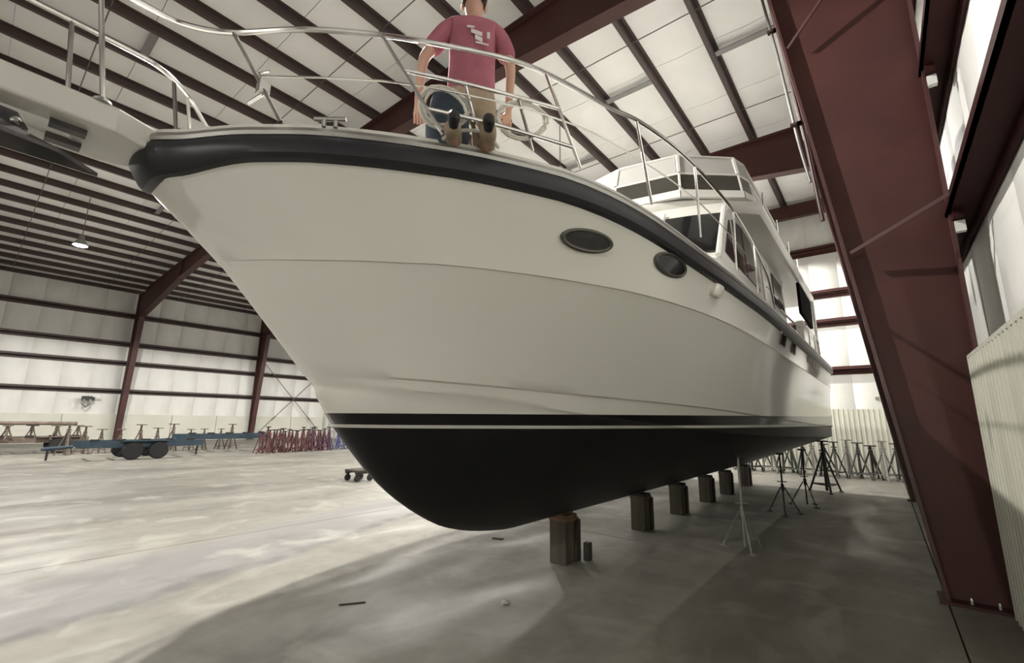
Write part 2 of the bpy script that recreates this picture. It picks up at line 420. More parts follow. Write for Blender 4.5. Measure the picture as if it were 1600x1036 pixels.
ORD = {-14.35: 'far behind the photographer', -7.7: 'behind the photographer', -1.05: 'just behind the photographer', 5.6: 'nearest in view', 12.25: 'second in view'}
for y in (-14.35, -7.7, -1.05, 5.6, 12.25):
    d = ORD[y]
    col_thing('R', y, {5.6: 'huge red steel column in the right foreground beside the ribbed sheets', 12.25: 'red column at the right wall mostly hidden behind the huge one'}.get(y, 'red column on the right wall, '+d))
    col_thing('L', y, {5.6: 'red column on the far left wall behind the blue trailer wheels', 12.25: 'red column on the far left wall, just left of the bow stem and above the red stands'}.get(y, 'red column on the left wall, '+d))
    rafter_thing(y, {5.6: 'deep red rafter crossing above the person and ending at the leftmost visible column', 12.25: 'red rafter crossing behind the flybridge'}.get(y, 'red roof rafter, '+d))
t = thing('end_rafter', (-15, YB-.45, 8.3), 'shallow red end rafter along the far wall behind the flybridge', 'rafter')
xsr = [-31.9, -22.5, -13, -4, .68]
MB().prism([(x, zt(x)-.48) for x in xsr]+[(x, zt(x)) for x in xsr[::-1]], 'y', YB-.46, YB-.44).build('web', m_red, t)
mb = MB()
for a, b_ in zip(xsr[:-1], xsr[1:]): mb.bar((a, YB-.45, zt(a)-.48), (b_, YB-.45, zt(b_)-.48), .18, .025)
mb.build('bottom_flange', m_redl, t)
# flange braces from the near column to the girts
for (p, q) in (((-.06, 5.44, 3.15), (.69, 5.14, 3.44)), ((-.37, 5.44, 5.74), (.69, 5.1, 6.7))):
    t = thing('flange_brace', p, 'thin red angle brace from the near column edge to the %s girt' % ('lower' if p[2] < 4 else 'upper'), 'brace', 'angle braces on the near column')
    mb = MB().bar(p, q, .035, .008); mb.bar((p[0], p[1]-.015, p[2]), (q[0], q[1]-.015, q[2]), .006, .035); mb.build('angle', m_red, t)
    MB().box((q[0], q[1], q[2]), (.05, .06, .05)).build('clip', m_redl, t)
# girt clips and white insulation tabs at the near column
for z in (3.38, 4.9):
    MB().box((.735, 5.6, z+.0), (.07, .4, .16)).build('girt_clip', m_girtd, wr)
    MB().box((.745, 5.5, z-.14), (.07, .06, .10)).build('insulation_tab', m_white, wr)
# conduits beside the near column
for k, (dx, r_) in enumerate(((-.07, .016), (-.0, .022))):
    t = thing('conduit_pipe', (-.25+dx, 5.86, 3.7), ['thinner', 'thicker'][k]+' grey conduit running up behind the left edge of the near column', 'pipe', 'conduits behind the near column')
    MB().tube([(-.27+dx, 5.86, 3.72+.5*(1-k)), (-.33+dx, 5.86, 4.7), (-.45+dx, 5.86, 6.1), (-.60+dx, 5.86, 7.5), (-.68+dx, 5.86, 8.7)], r_, 8).build('pipe', m_redl if k else m_brace, t, smooth=True)
    for zz in (5.0, 6.4, 7.6):
        x = float(np.interp(zz, [3.72, 4.7, 6.1, 7.5], [-.27, -.33, -.45, -.60]))+dx
        MB().box((x+.02, 5.84, zz), (.12, .06, .03)).build('strap', m_redl, t)
# left wall details
t = thing('wall_hose_reel', (-31.9, 4.6, 2.0), 'dark hose bracket with cloth hung on the left wall by the red column', 'wall fixture')
MB().box((-31.88, 4.2, 2.25), (.12, .5, .22)).build('bracket', m_jackd, t)
MB().box((-31.86, 4.5, 2.36), (.1, .3, .08)).build('arm', m_galv, t)
MB().tube([(-31.85, 4.05, 2.2), (-31.83, 4.0, 1.95), (-31.83, 4.15, 1.8), (-31.83, 4.3, 1.98), (-31.85, 4.28, 2.2)], .05, 8).build('cloth', m_jackz, t)
for (a, b_) in (((-31.9, 12.6, .3), (-31.9, 17.0, 5.0)), ((-31.9, 17.0, .3), (-31.9, 12.6, 5.0))):
    t = thing('brace_cable', a, 'thin diagonal wind-brace cable %s on the far left wall' % ('rising away from the bow side column' if a[1] < 13 else 'falling away from the bow side column'), 'cable', 'crossed wind-brace cables')
    MB().tube([a, b_], .022, 6).build('cable', m_rod, t); MB().tube([V(a)+(V(b_)-V(a))*.2, V(a)+(V(b_)-V(a))*.25], .04, 6).build('turnbuckle', m_rod, t)
# end wall details
t = thing('wall_socket_box', (-.05, YB-.12, 2.2), 'small grey box on the far wall above the ribbed sheets', 'box'); MB().box((-.05, YB-.1, 2.25), (.09, .12, .08)).build('cover', m_jackz, t)
t = thing('wall_hook_rod', (-1.2, YB-.1, 1.9), 'dark hooked rod on the far wall just past the stern', 'hook')
MB().tube([(-1.85, YB-.3, 1.85), (-1.2, YB-.3, 1.72)], .02, 6).build('rod', m_jackd, t); MB().box((-1.85, YB-.3, 1.87), (.14, .08, .1)).build('head', m_jackd, t)

# ------------------------------------------------------------------ lamps
for (x, y, z, pw, lab) in LAMPS:
    t = thing('high_bay_lamp', (x, y, z), lab, 'lamp', 'high-bay lamps under the roof')
    MB().lathe((x, y, z), [(.20, 0), (.21, .02), (.13, .16), (.08, .2), (.08, .34), (.05, .36)], 20).build('housing', m_housing, t, smooth=True)
    MB().lathe((x, y, z-.03), [(.12, 0), (.17, .01), (.19, .028)], 20).build('diffuser', m_lamp, t, smooth=True)
    MB().tube([(x, y, z+.34), (x, y, zt(x)+.21)], .012, 6).build('hanging_rod', m_rod, t)
    ld = bpy.data.lights.new('lamp_light', 'SPOT'); ld.spot_size = math.radians(168); ld.spot_blend = .12; ld.shadow_soft_size = .07*K; ld.energy = LAMP_W*pw; ld.color = (1, .965, .90)
    lo = bpy.data.objects.new('lamp_light', ld); C.objects.link(lo); lo.parent = t; lo.location = (0, 0, -.05*K)
    if x > -20 or y > 5: continue
    pd = bpy.data.lights.new('lamp_glow', 'POINT'); pd.shadow_soft_size = .14*K; pd.energy = LAMP_W*pw*LAMP_UP; pd.color = (1, .965, .90)
    po = bpy.data.objects.new('lamp_glow', pd); C.objects.link(po); po.parent = t; po.location = (0, 0, -.22*K)

# ------------------------------------------------------------------ motor yacht
XC = -2.75; YT = 12.8
def pchip(x, y):
    x = np.array(x, float); y = np.array(y, float); h = np.diff(x); d = np.diff(y)/h; n = len(x); m = np.zeros(n)
    for i in range(1, n-1):
        if d[i-1]*d[i] > 0:
            w1, w2 = 2*h[i]+h[i-1], h[i]+2*h[i-1]; m[i] = (w1+w2)/(w1/d[i-1]+w2/d[i])
    m[0], m[-1] = d[0], d[-1]
    def f(q):
        q = min(max(q, x[0]), x[-1]); i = min(int(np.searchsorted(x, q, 'right'))-1, n-2); t = (q-x[i])/h[i]
        return float((2*t**3-3*t*t+1)*y[i]+(t**3-2*t*t+t)*h[i]*m[i]+(-2*t**3+3*t*t)*y[i+1]+(t**3-t*t)*h[i]*m[i+1])
    return f
class Curve:
    def __init__(s, pts):            # (y, half breadth, z)
        s.y0 = pts[0][0]; q = [math.sqrt(max(p[0]-s.y0, 0)) for p in pts]
        s.b = pchip(q, [p[1] for p in pts]); s.z = pchip(q, [p[2] for p in pts])
    def at(s, y): q = math.sqrt(max(y-s.y0, 0)); return s.b(q), s.z(q)
    def t(s, t): y = s.y0+(YT-s.y0)*t**2.4; b, z = s.at(y); return (b, y, z)
cS = Curve([(.40, 0, 2.64), (.41, .1, 2.64), (.50, .20, 2.655), (.74, .47, 2.70), (.95, .70, 2.71), (1.18, .91, 2.71), (1.44, 1.11, 2.71), (1.72, 1.32, 2.69), (2.07, 1.52, 2.67), (2.6, 1.67, 2.64), (3.57, 1.78, 2.60), (4.3, 1.84, 2.58), (5.5, 1.90, 2.56), (7.9, 1.91, 2.58), (12.8, 1.93, 2.62)])
cN = Curve([(.79, 0, 2.29), (.84, .10, 2.292), (1.01, .33, 2.295), (1.37, .68, 2.312), (1.64, .92, 2.318), (1.95, 1.14, 2.315), (2.33, 1.36, 2.31), (2.85, 1.55, 2.318), (3.47, 1.66, 2.335), (4.22, 1.74, 2.348), (5.37, 1.82, 2.33), (8, 1.87, 2.30), (12.8, 1.89, 2.30)])
cU = Curve([(1.33, 0, 1.73), (1.40, .13, 1.722), (1.62, .40, 1.704), (1.96, .62, 1.689), (2.35, .82, 1.671), (2.84, 1.03, 1.648), (3.54, 1.22, 1.629), (4.58, 1.42, 1.603), (7.18, 1.67, 1.52), (12.8, 1.82, 1.42)])
cL = Curve([(1.41, 0, 1.65), (1.47, .12, 1.645), (1.65, .37, 1.629), (1.98, .58, 1.613), (2.40, .78, 1.574), (2.73, .92, 1.53), (4, 1.22, 1.43), (6, 1.5, 1.32), (9, 1.68, 1.25), (12.8, 1.79, 1.2)])
stem = pchip([.3, .42, .64, .79, 1.01, 1.5, 1.67, 1.91, 2.2, 2.59, 3.0, 3.4, 13.5], [2.75, 2.64, 2.42, 2.29, 2.04, 1.48, 1.28, 1.02, .80, .61, .52, .48, .48])
NT = 64
def lerp3(a, b, f): return tuple(a[i]+(b[i]-a[i])*f for i in range(3))
rows = []     # each row is one strake line, param t
def strake(c, off=(0, 0)): 
    out = []
    for i in range(NT+1):
        b, y, z = c.t(i/NT); k = min(1, i/7)**.7
        out.append((b+off[0]*k, y, z+off[1]*k))
    return out
def between(r0, r1, n, bulge=0.0, ends=True):
    R = []
    for j in range(1, n):
        f = j/n
        R.append([tuple((1-f)*p[k]+f*q[k]-(bulge*4*f*(1-f)*min(1, i/14.) if k == 0 else 0) for k in range(3)) for i, (p, q) in enumerate(zip(r0, r1))])
    return R
lS, lN, lN2, lU, lU2, lL, lL2 = strake(cS), strake(cN, (.014, -.004)), strake(cN, (0, -.006)), strake(cU, (.022, -.004)), strake(cU, (0, -.014)), strake(cL, (.020, 0)), strake(cL, (0, -.012))
top = [lS]+between(lS, lN, 6, .012)+[lN, lN2]+between(lN2, lU, 10, .02)+[lU, lU2]+between(lU2, lL, 3)+[lL, lL2]
# bottom: same y stations as chine; keel centre line and V sections
keel = []
for i in range(NT+1):
    b, y, z = cL.t(i/NT); keel.append((0.0, y, stem(y) if y > 1.41 else z))
bot = []
for j in range(1, 12):
    f = j/12; row = []
    for i in range(NT+1):
        (b, y, z), (kb, ky, kz) = lL2[i], keel[i]
        # rounded forefoot, flatter V aft
        ff = 1-f; fore = max(0, min(1, (6-y)/4.5)); sh = .30*fore*math.sin(math.pi*ff)
        row.append((b*ff+b*sh*.25, y, kz+(z-kz)*(ff**(1+.55*fore))))
    bot.append(row)
lines = top+bot+[keel]
def mirrored(sg): return [[(XC+sg*p[0], p[1], p[2]) for p in r] for r in lines]
mb = MB()
mb.grid(mirrored(1)); mb.grid(mirrored(-1))
tr = [r[-1] for r in lines]
ring = [(XC+p[0], p[1], p[2]) for p in tr]+[(XC-p[0], p[1], p[2]) for p in tr[::-1][1:]]
n0 = len(tr)
for i in range(n0-1):             # transom strips
    a, b_ = tr[i], tr[i+1]
    mb.add([(XC+a[0], YT, a[2]), (XC+b_[0], YT, b_[2]), (XC-b_[0], YT, b_[2]), (XC-a[0], YT, a[2])], [(0, 1, 2, 3)])
boat = thing('motor_yacht', (XC, 6.0, .48), 'large white motor yacht with black bottom paint propped up on keel blocks', 'boat')
base = mb.build('hull', m_hull, boat, smooth=32)
# cut the single hull shell along the painted waterlines and hand each band to its own part
def cut(me, z0, sl, name):
    """plane z = z0 + sl*(y-1.5), units, in world; returns bmesh of everything above and of everything below"""
    org = W[base.name]
    co = Vector((0, (1.5-org.y)*K, (z0-org.z)*K)); no = Vector((0, -sl, 1)).normalized()
    res = []
    for inner, outer in ((True, False), (False, True)):
        bm = bmesh.new(); bm.from_mesh(me)
        g = bm.verts[:]+bm.edges[:]+bm.faces[:]
        bmesh.ops.bisect_plane(bm, geom=g, plane_co=co, plane_no=no, clear_inner=inner, clear_outer=outer, dist=1e-6)
        m2 = bpy.data.meshes.new(name); bm.to_mesh(m2); bm.free(); res.append(m2)
    return res
hi, rest = cut(base.data, 1.478, .0145, 'topside')
boot, rest = cut(rest, 1.408, .0062, 'boot')
lin, low = cut(rest, 1.388, .0042, 'bottom')
def finish(me, m_, name, grow=0.0):
    me.materials.clear(); me.materials.append(m_)
    me.polygons.foreach_set('use_smooth', [True]*len(me.polygons)); me.set_sharp_from_angle(angle=math.radians(32))
    o = bpy.data.objects.new(name, me); C.objects.link(o); o.parent = boat; o.location = base.location; W[o.name] = W[base.name]; return o
base.data = hi; hi.materials.clear(); hi.materials.append(m_hull)
hi.polygons.foreach_set('use_smooth', [True]*len(hi.polygons)); hi.set_sharp_from_angle(angle=math.radians(32))
finish(boot, m_boot, 'boot_stripe'); finish(lin, m_line, 'waterline_stripe'); finish(low, m_blackp, 'bottom_paint')
# sheer path: port stern -> bow tip -> starboard stern
ps = []
for i in range(NT, -1, -1):
    b, y, z = cS.t(i/NT); ps.append((XC+b, y, z))
path = ps+[(2*XC-p[0], p[1], p[2]) for p in ps[::-1][1:]]
def offset_path(path):
    N = len(path); out = []
    for i in range(N):
        a, b_ = V(path[max(i-1, 0)]), V(path[min(i+1, N-1)]); t_ = (b_-a); t_.z = 0; t_.normalize()
        n = V((t_.y, -t_.x, 0))
        out.append(n if True else n)
    # outward = away from centre line / forward
    for i, n in enumerate(out):
        c = V((path[i][0]-XC, path[i][1]-6, 0))
        if n.dot(c) < 0: out[i] = -n
    return out
nrm = offset_path(path)
def sweep(prof, name, m_, parent=boat, smooth=35, drop=0):
    rows = []
    for p, n in zip(path, nrm):
        tq = max(0, 1-abs(p[0]-XC)/.5); tip = tq*tq*(3-2*tq)*drop
        rows.append([(p[0]+n.x*(d-(tip*.95 if h < .03 else 0)), p[1]+n.y*(d-(tip*.95 if h < .03 else 0)), p[2]+h-(tip if h < .03 else 0)) for d, h in prof])
    mb = MB().grid(rows, wrap=True); k = len(prof)
    mb.add(rows[0], [tuple(range(k))]); mb.add(rows[-1], [tuple(range(k))])
    return mb.build(name, m_, parent, smooth=smooth)
sweep([(-.01, -.005), (.03, 0), (.05, .02), (.055, .06), (.05, .105), (.03, .13), (-.01, .135)], 'rub_rail', m_rub, drop=.05)
sweep([(.0, .120), (.040, .124), (.046, .142), (.038, .164), (.0, .168)], 'rub_rail_trim', m_galv)
sweep([(-.14, .150), (.0, .155), (.022, .170), (.018, .195), (-.01, .208), (-.12, .205), (-.15, .18)], 'toe_rail', m_gel)
# deck
rows = []
for i in range(NT+1):
    b, y, z = cS.t(i/NT); b = max(b-.08, .002); zz = z+.17
    rows.append([(XC+b*f, y+.0, zz+.05*(1-f*f)) for f in (-1, -.6, -.2, .2, .6, 1)])
MB().grid(rows).build('foredeck', m_deck, boat, smooth=30)

# bow pulpit plank with anchor slot
ply = [(XC-.11, .75), (XC-.11, .44), (XC-.19, .25), (XC-.20, -.55), (XC-.13, -.72), (XC-.06, -.75), (XC-.06, .12), (XC+.06, .12), (XC+.06, -.75), (XC+.13, -.72), (XC+.20, -.55), (XC+.19, .25), (XC+.11, .44), (XC+.11, .75)]
pul = MB().prism(ply, 'z', 2.71, 2.835).build('bow_pulpit', m_gel, boat, bevel=.012)
MB().tube([(XC-.07, -.3, 2.72), (XC+.07, -.3, 2.72)], .035, 12).build('anchor_roller', m_black, pul)
MB().box((XC+.08, .11, 2.70), (.05, .12, .03)).build('slot_plate', m_anchor, pul)
MB().box((XC-.08, .11, 2.70), (.05, .12, .03)).build('slot_plate', m_anchor, pul)
# anchor hanging in the slot
an = MB().prism([(-.72, 2.70), (-.65, 2.76), (-.04, 2.72), (.0, 2.66), (-.06, 2.62), (-.35, 2.64)], 'x', XC-.02, XC+.02).build('anchor', m_anchor, boat, bevel=.004)
for sg in (-1, 1):
    q = [(XC, -.10, 2.68), (XC, .24, 2.57), (XC+sg*.06, .10, 2.60), (XC+sg*.10, -.20, 2.61), (XC+sg*.04, -.18, 2.68)]
    q2 = [(a, b_, c-.018) for a, b_, c in q]
    MB().add(q+q2, [(0, 1, 2, 3, 4), (9, 8, 7, 6, 5), (0, 5, 6, 1), (1, 6, 7, 2), (2, 7, 8, 3), (3, 8, 9, 4), (4, 9, 5, 0)]).build('fluke', m_anchor, an)
MB().lathe((XC+.02, -.04, 2.67), [(.018, 0), (.018, .02), (.008, .03)], 10, 'x').build('shackle_pin', m_steel, an)

# bow rail
def smoothp(pts, n=6):
    P = [V(p) for p in pts]; out = []
    for i in range(len(P)-1):
        p0, p1, p2, p3 = P[max(i-1, 0)], P[i], P[i+1], P[min(i+2, len(P)-1)]
        for k in range(n):
            t = k/n; out.append(.5*((2*p1)+(-p0+p2)*t+(2*p0-5*p1+4*p2-p3)*t*t+(-p0+3*p1-3*p2+p3)*t**3))
    out.append(P[-1]); return out
RH = 3.4
prt = [(-2.55, -.95, RH), (-2.55, -.2, RH), (-2.545, .25, RH), (-2.52, .42, RH), (-2.38, .59, RH), (-2.06, .82, RH), (-1.79, 1.08, RH), (-1.57, 1.34, RH), (-1.36, 1.63, RH),
       (-1.25, 1.88, RH), (-1.12, 2.29, RH), (-1.02, 2.57, RH), (-.93, 3.04, RH), (-.885, 3.63, RH), (-.865, 4.38, RH), (-.90, 5.4, RH-.0), (-.93, 6.2, RH-.1), (-.95, 6.6, 3.1), (-.95, 6.7, 2.85)]
stb = [(2*XC-p[0], p[1], p[2]) for p in prt]
rail = MB()
bowloop = [(XC+.2, -.95, RH), (XC+.15, -1.05, RH), (XC, -1.1, RH), (XC-.15, -1.05, RH), (XC-.2, -.95, RH)]
full = smoothp(prt[::-1]+bowloop[1:-1]+stb)
rail.tube(full, .0135, 8)
rl = rail.build('bow_rail', m_steel, boat, smooth=True)
STN = [((-2.38, .59), (-2.11, .77)), ((-1.79, 1.08), (-1.56, 1.33)), ((-1.27, 1.82), (-1.17, 2.02)), ((-1.035, 2.52), (-1.02, 2.68)), ((-.905, 3.3), (-.93, 3.42)), ((-.865, 4.3), (-.90, 4.4)), ((-.89, 5.3), (-.90, 5.35))]
for sg in (1, -1):
    def mx(p): return (XC+sg*(p[0]-XC), p[1], p[2])
    for (a, b_) in STN:
        o = MB().tube([mx((a[0], a[1], RH)), mx((b_[0], b_[1], 2.86))], .010, 8).build('stanchion', m_steel, rl, smooth=True)
    for y, yt in ((-.35, -.44), (.19, .10)) if sg > 0 else ((-.35, -.41), (.11, .05)):
        MB().tube([mx((XC+.2, yt, RH)), mx((XC+.185, y, 2.84))], .0105, 8).build('stanchion', m_steel, rl, smooth=True)
        MB().lathe(mx((XC+.175, y, 2.83)), [(.034, 0), (.034, .012), (.016, .026)], 12).build('base_flange', m_galv, rl)
    if sg < 0: MB().tube([mx((-2.46, .50, RH)), mx((-2.42, .60, 2.86))], .011, 8).build('stanchion', m_steel, rl, smooth=True)
    # lower wires
    f = [(a[0]*.5+b_[0]*.5, a[1]*.5+b_[1]*.5, 3.13) for a, b_ in STN]
    MB().tube([mx(p) for p in smoothp(f[:1]+f[1:])], .005, 6).build('lifeline', m_steel, rl, smooth=True)
# boarding gate frame between the second and third port stanchions
g1 = [(-1.71, 1.168), (-1.49, 1.48), (-1.233, 1.894)]; g2 = [(-1.62, 1.265), (-1.42, 1.56), (-1.192, 1.976)]
MB().tube(smoothp([(g1[0][0], g1[0][1], 3.21), (g1[1][0], g1[1][1], 3.205), (g1[2][0], g1[2][1], 3.2)]), .011, 8).build('mid_rail', m_steel, rl, smooth=True)
MB().tube(smoothp([(g2[0][0], g2[0][1], 3.0), (g2[1][0], g2[1][1], 2.99), (g2[2][0], g2[2][1], 2.98)]), .011, 8).build('mid_rail', m_steel, rl, smooth=True)
for f in (.28, .72):
    p = (-1.63+.36*f, 1.27+.58*f); MB().tube([(p[0], p[1], 3.22), (p[0]+.05, p[1]+.08, 2.9)], .009, 8).build('stanchion', m_steel, rl, smooth=True)

# deck hardware near the rail
cl = MB().tube([(-2.02, .89, 2.905), (-1.90, .99, 2.905)], .012, 8)
cl.tube([(-1.98, .92, 2.905), (-1.98, .92, 2.86)], .011, 8); cl.tube([(-1.94, .96, 2.905), (-1.94, .96, 2.86)], .011, 8)
cl.build('mooring_cleat', m_galv, boat, smooth=True)
nv = MB().box((-2.22, .71, 3.06), (.05, .05, .06)).build('navigation_light', m_galv, boat)
MB().tube([(-2.22, .71, 3.09), (-2.24, .69, 3.15), (-2.20, .72, 3.16)], .007, 6).build('light_bracket', m_steel, nv)
MB().tube([(-2.25, .66, 2.96), (-2.22, .71, 3.03)], .009, 6).build('light_bracket', m_steel, nv)

# portholes, scoop, small hull windows (on the hull surface between knuckle and sheer)
from mathutils.bvhtree import BVHTree
_hb = BVHTree.FromPolygons([tuple(v.co) for v in hi.vertices], [tuple(p.vertices) for p in hi.polygons])
def hull_at(y, z):
    org = W[base.name]
    h = _hb.ray_cast(Vector((5*K, (y-org.y)*K, (z-org.z)*K)), Vector((-1, 0, 0)))[0]
    if h is not None: return h.x/K+org.x
    bs, zs = cS.at(y); bn, zn = cN.at(y); f = (z-zn)/(zs-zn); f2 = min(max(f, 0), 1)
    return XC+bn+(bs-bn)*f-.012*4*f2*(1-f2)
def hull_frame(y, z):
    e = .05; p = V((hull_at(y, z), y, z)); ty = (V((hull_at(y+e, z), y+e, z))-V((hull_at(y-e, z), y-e, z))).normalized()
    tz = (V((hull_at(y, z+.03), y, z+.03))-V((hull_at(y, z-.03), y, z-.03))).normalized(); n = ty.cross(tz).normalized()
    if n.x < 0: n = -n
    return p, ty, tz, n
PORTS = [(2.25, 2.525, .19, .074), (3.06, 2.555, .225, .08)]
for (y, z, a, b_) in PORTS:
    p, ty, tz, n = hull_frame(y, z); k = 28
    def el(sa, sb, d): return [p+ty*(math.cos(2*math.pi*i/k)*sa)+tz*(math.sin(2*math.pi*i/k)*sb)+n*d for i in range(k)]
    mb = MB().grid([el(a, b_, -.01), el(a, b_, .012), el(a-.012, b_-.012, .018), el(a-.028, b_-.024, .012), el(a-.028, b_-.024, .004)], wrap=True)
    rim = mb.build('porthole_rim', m_rimd, boat, smooth=40)
    mb = MB(); e = el(a-.026, b_-.022, .007); mb.add(e+[q-n*.01 for q in e], [tuple(range(k)), tuple(range(2*k-1, k-1, -1))]); mb.build('porthole_glass', m_glass, rim)
p, ty, tz, n = hull_frame(3.86, 2.545)
mb = MB(); k = 14
def sq(sa, sb, d): return [p+ty*(sa*math.copysign(abs(math.cos(t_))**.5, math.cos(t_)))+tz*(sb*math.copysign(abs(math.sin(t_))**.5, math.sin(t_)))+n*d for t_ in [2*math.pi*i/k for i in range(k)]]
mb.grid([sq(.09, .06, -.01), sq(.085, .058, .03), sq(.06, .045, .045), sq(.02, .02, .048)], wrap=True)
mb.add(sq(.02, .02, .048), [tuple(range(k))]); mb.build('exhaust_scoop', m_hull, boat, smooth=50)
for (y, z, a, b_) in ((6.45, 2.495, .19, .085), (7.25, 2.50, .19, .085)):
    p, ty, tz, n = hull_frame(y, z)
    def rc(sa, sb, d): return [p+ty*i*sa+tz*j*sb+n*d for i, j in ((-1, -1), (1, -1), (1, 1), (-1, 1))]
    rm = MB().grid([rc(a, b_, -.005), rc(a, b_, .012), rc(a-.02, b_-.015, .012), rc(a-.02, b_-.015, .002)], wrap=True).build('hull_window_frame', m_rimd, boat)
    MB().add(rc(a-.02, b_-.015, .004)+rc(a-.02, b_-.015, -.004), [(0, 1, 2, 3), (7, 6, 5, 4)]).build('hull_window_glass', m_glass, rm)
for i in range(6):
    p, ty, tz, n = hull_frame(8.8+i*.22, 2.52); MB().slab([p-ty*.07-tz*.05, p+ty*.03-tz*.05, p+ty*.07+tz*.05, p-ty*.03+tz*.05], .012).build('engine_vent_slat', m_galv, boat)
p, ty, tz, n = hull_frame(6.2, 2.56); MB().lathe(tuple(p-n*.01), [(.035, 0), (.035, .02), (.02, .03)], 12, 'x').build('drain_fitting', m_gel, boat)

# --- superstructure
HB = 1.5          # cabin half breadth
def sx(h): return XC+h
cab = MB()
def loop(y0, hb, z, yaft=10.2, bow=.35, n=10):
    """plan outline at height z: curved front at y0 (centre), sides to yaft"""
    pts = []
    for i in range(n+1):
        a = -1+2*i/n; pts.append((XC+hb*a*(1 if abs(a) < 1 else 1), y0+bow*(abs(a)**2.2), z))
    return [(XC-hb, yaft, z)]+pts+[(XC+hb, yaft, z)]
rows = [loop(4.55, 1.42, 2.80), loop(4.62, 1.44, 3.25), loop(5.05, HB, 3.36), loop(5.72, HB-.04, 4.27), loop(5.72, HB-.06, 4.36)]
mb = MB().grid(rows, wrap=True); k = len(rows[0]); mb.add(rows[-1], [tuple(range(k))])
cabin = mb.build('cabin', m_gel, boat, smooth=35)
# windshield panes on the sloping front
def cabp(a, f):   # a in -1..1 across, f 0..1 up the sloping front
    lo_ = (XC+HB*a, 5.05+.35*abs(a)**2.2, 3.36); hi_ = (XC+(HB-.04)*a, 5.72+.35*abs(a)**2.2, 4.27)
    return V(lerp3(lo_, hi_, f))
for a0, a1 in ((-.96, -.52), (-.48, -.02), (.02, .48), (.52, .96)):
    o = V((0, -.02, .015))
    q = [cabp(a0, .12)+o, cabp((a0+a1)/2, .12)+o, cabp(a1, .12)+o, cabp(a1, .88)+o, cabp((a0+a1)/2, .88)+o, cabp(a0, .88)+o]
    q2 = [p-o*1.4 for p in q]
    pane = MB().add(q+q2, [(0, 1, 4, 5), (1, 2, 3, 4), (7, 6, 11, 10), (8, 7, 10, 9), (0, 6, 7, 1), (1, 7, 8, 2), (2, 8, 9, 3), (3, 9, 10, 4), (4, 10, 11, 5), (5, 11, 6, 0)]).build('windshield_pane', m_glass, cabin)
for a in (-.98, -.5, 0, .5, .98):
    MB().tube([cabp(a, .02)+V((0, -.03, .02)), cabp(a, .98)+V((0, -.03, .02))], .035 if abs(a) > .9 else .02, 8).build('windshield_post', m_gel, cabin, smooth=True)
for a in (-.3, .3): MB().tube([cabp(a, .02)+V((0, -.06, .03)), cabp(a+.12, .6)+V((0, -.06, .03))], .008, 6).build('wiper', m_black, cabin)
# side windows (both sides)
for sg in (1, -1):
    def sd(y, z, d=.012): return (XC+sg*(HB+.003+d-.05*max(0, (z-3.4))), y, z)
    def plate(pts, name, m_, d=.016, par=cabin):
        a = [sd(y, z, d) for y, z in pts]; b_ = [sd(y, z, -.02) for y, z in pts]; n = len(pts)
        return MB().add(a+b_, [tuple(range(n)), tuple(range(2*n-1, n-1, -1))]+[(i, i+n, (i+1) % n+n, (i+1) % n) for i in range(n)]).build(name, m_, par)
    plate([(5.60, 3.5), (6.02, 4.08), (6.02, 3.48)], 'quarter_window', m_glass)
    plate([(6.22, 3.48), (6.22, 4.16), (6.66, 4.22), (6.66, 3.48)], 'side_window', m_glass)
    plate([(6.72, 3.48), (6.72, 4.22), (7.3, 4.18), (7.68, 3.65), (7.6, 3.48)], 'side_window', m_glass)
    dr = plate([(7.9, 2.95), (7.9, 4.2), (8.7, 4.2), (8.7, 2.95)], 'sliding_door', m_gel, .03)
    plate([(8.9, 3.55), (8.95, 4.15), (9.95, 4.15), (9.9, 3.55)], 'side_window', m_glass)
    MB().tube([sd(7.85, 3.6, .06), sd(8.85, 3.62, .06)], .01, 6).build('grab_rail', m_steel, cabin)
    MB().tube([sd(9.2, 3.5, .04), sd(9.2, 3.3, .16), sd(10.0, 3.3, .2)], .02, 6).build('cabin_trim', m_galv, cabin)
# aft deck sides, black sheet standing in for the shade inside the opening
for sg in (1, -1):
    MB().box((XC+sg*1.70, 11.45, 3.1), (.12, 2.6, .7)).build('aft_bulwark', m_gel, boat)
    MB().box((XC+sg*1.74, 11.1, 3.91), (.05, 1.9, .62)).build('aft_opening_shade', m_interior, boat)
    MB().tube([(XC+sg*1.76, 12.55, 2.8), (XC+sg*1.76, 12.5, 4.33)], .035, 8).build('aft_post', m_gel, boat)
    for k in range(3): MB().tube([(XC+sg*1.80, 10.5+.95*k, 2.8), (XC+sg*1.80, 10.5+.95*k, 3.35)], .012, 6).build('aft_stanchion', m_steel, boat)
    MB().tube([(XC+sg*1.80, 10.2, 3.35), (XC+sg*1.80, 12.7, 3.35)], .014, 6).build('aft_handrail', m_steel, boat)
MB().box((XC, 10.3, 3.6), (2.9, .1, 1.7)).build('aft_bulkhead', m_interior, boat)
MB().box((XC, YT-.04, 2.95), (3.5, .08, .5)).build('transom_bulwark', m_gel, boat)
MB().box((XC, YT+.22, 1.42+.9), (3.3, .42, .05)).build('swim_platform', m_gel, boat)
# upper deck with curved brow
rows = []
for z, g in ((4.31, -.12), (4.33, -.04), (4.40, .0), (4.49, -.0), (4.53, -.05)):
    pts = []
    for i in range(17):
        a = -1+2*i/16; pts.append((XC+(1.78+g)*a, 5.66-g+.98*abs(a)**2.0, z))
    rows.append([(XC-1.78-g, 12.75, z)]+pts+[(XC+1.78+g, 12.75, z)])
mb = MB().grid(rows, wrap=True); k = len(rows[0]); mb.add(rows[0], [tuple(range(k))]); mb.add(rows[-1], [tuple(range(k))])
ud = mb.build('upper_deck', m_gel, boat, smooth=40)
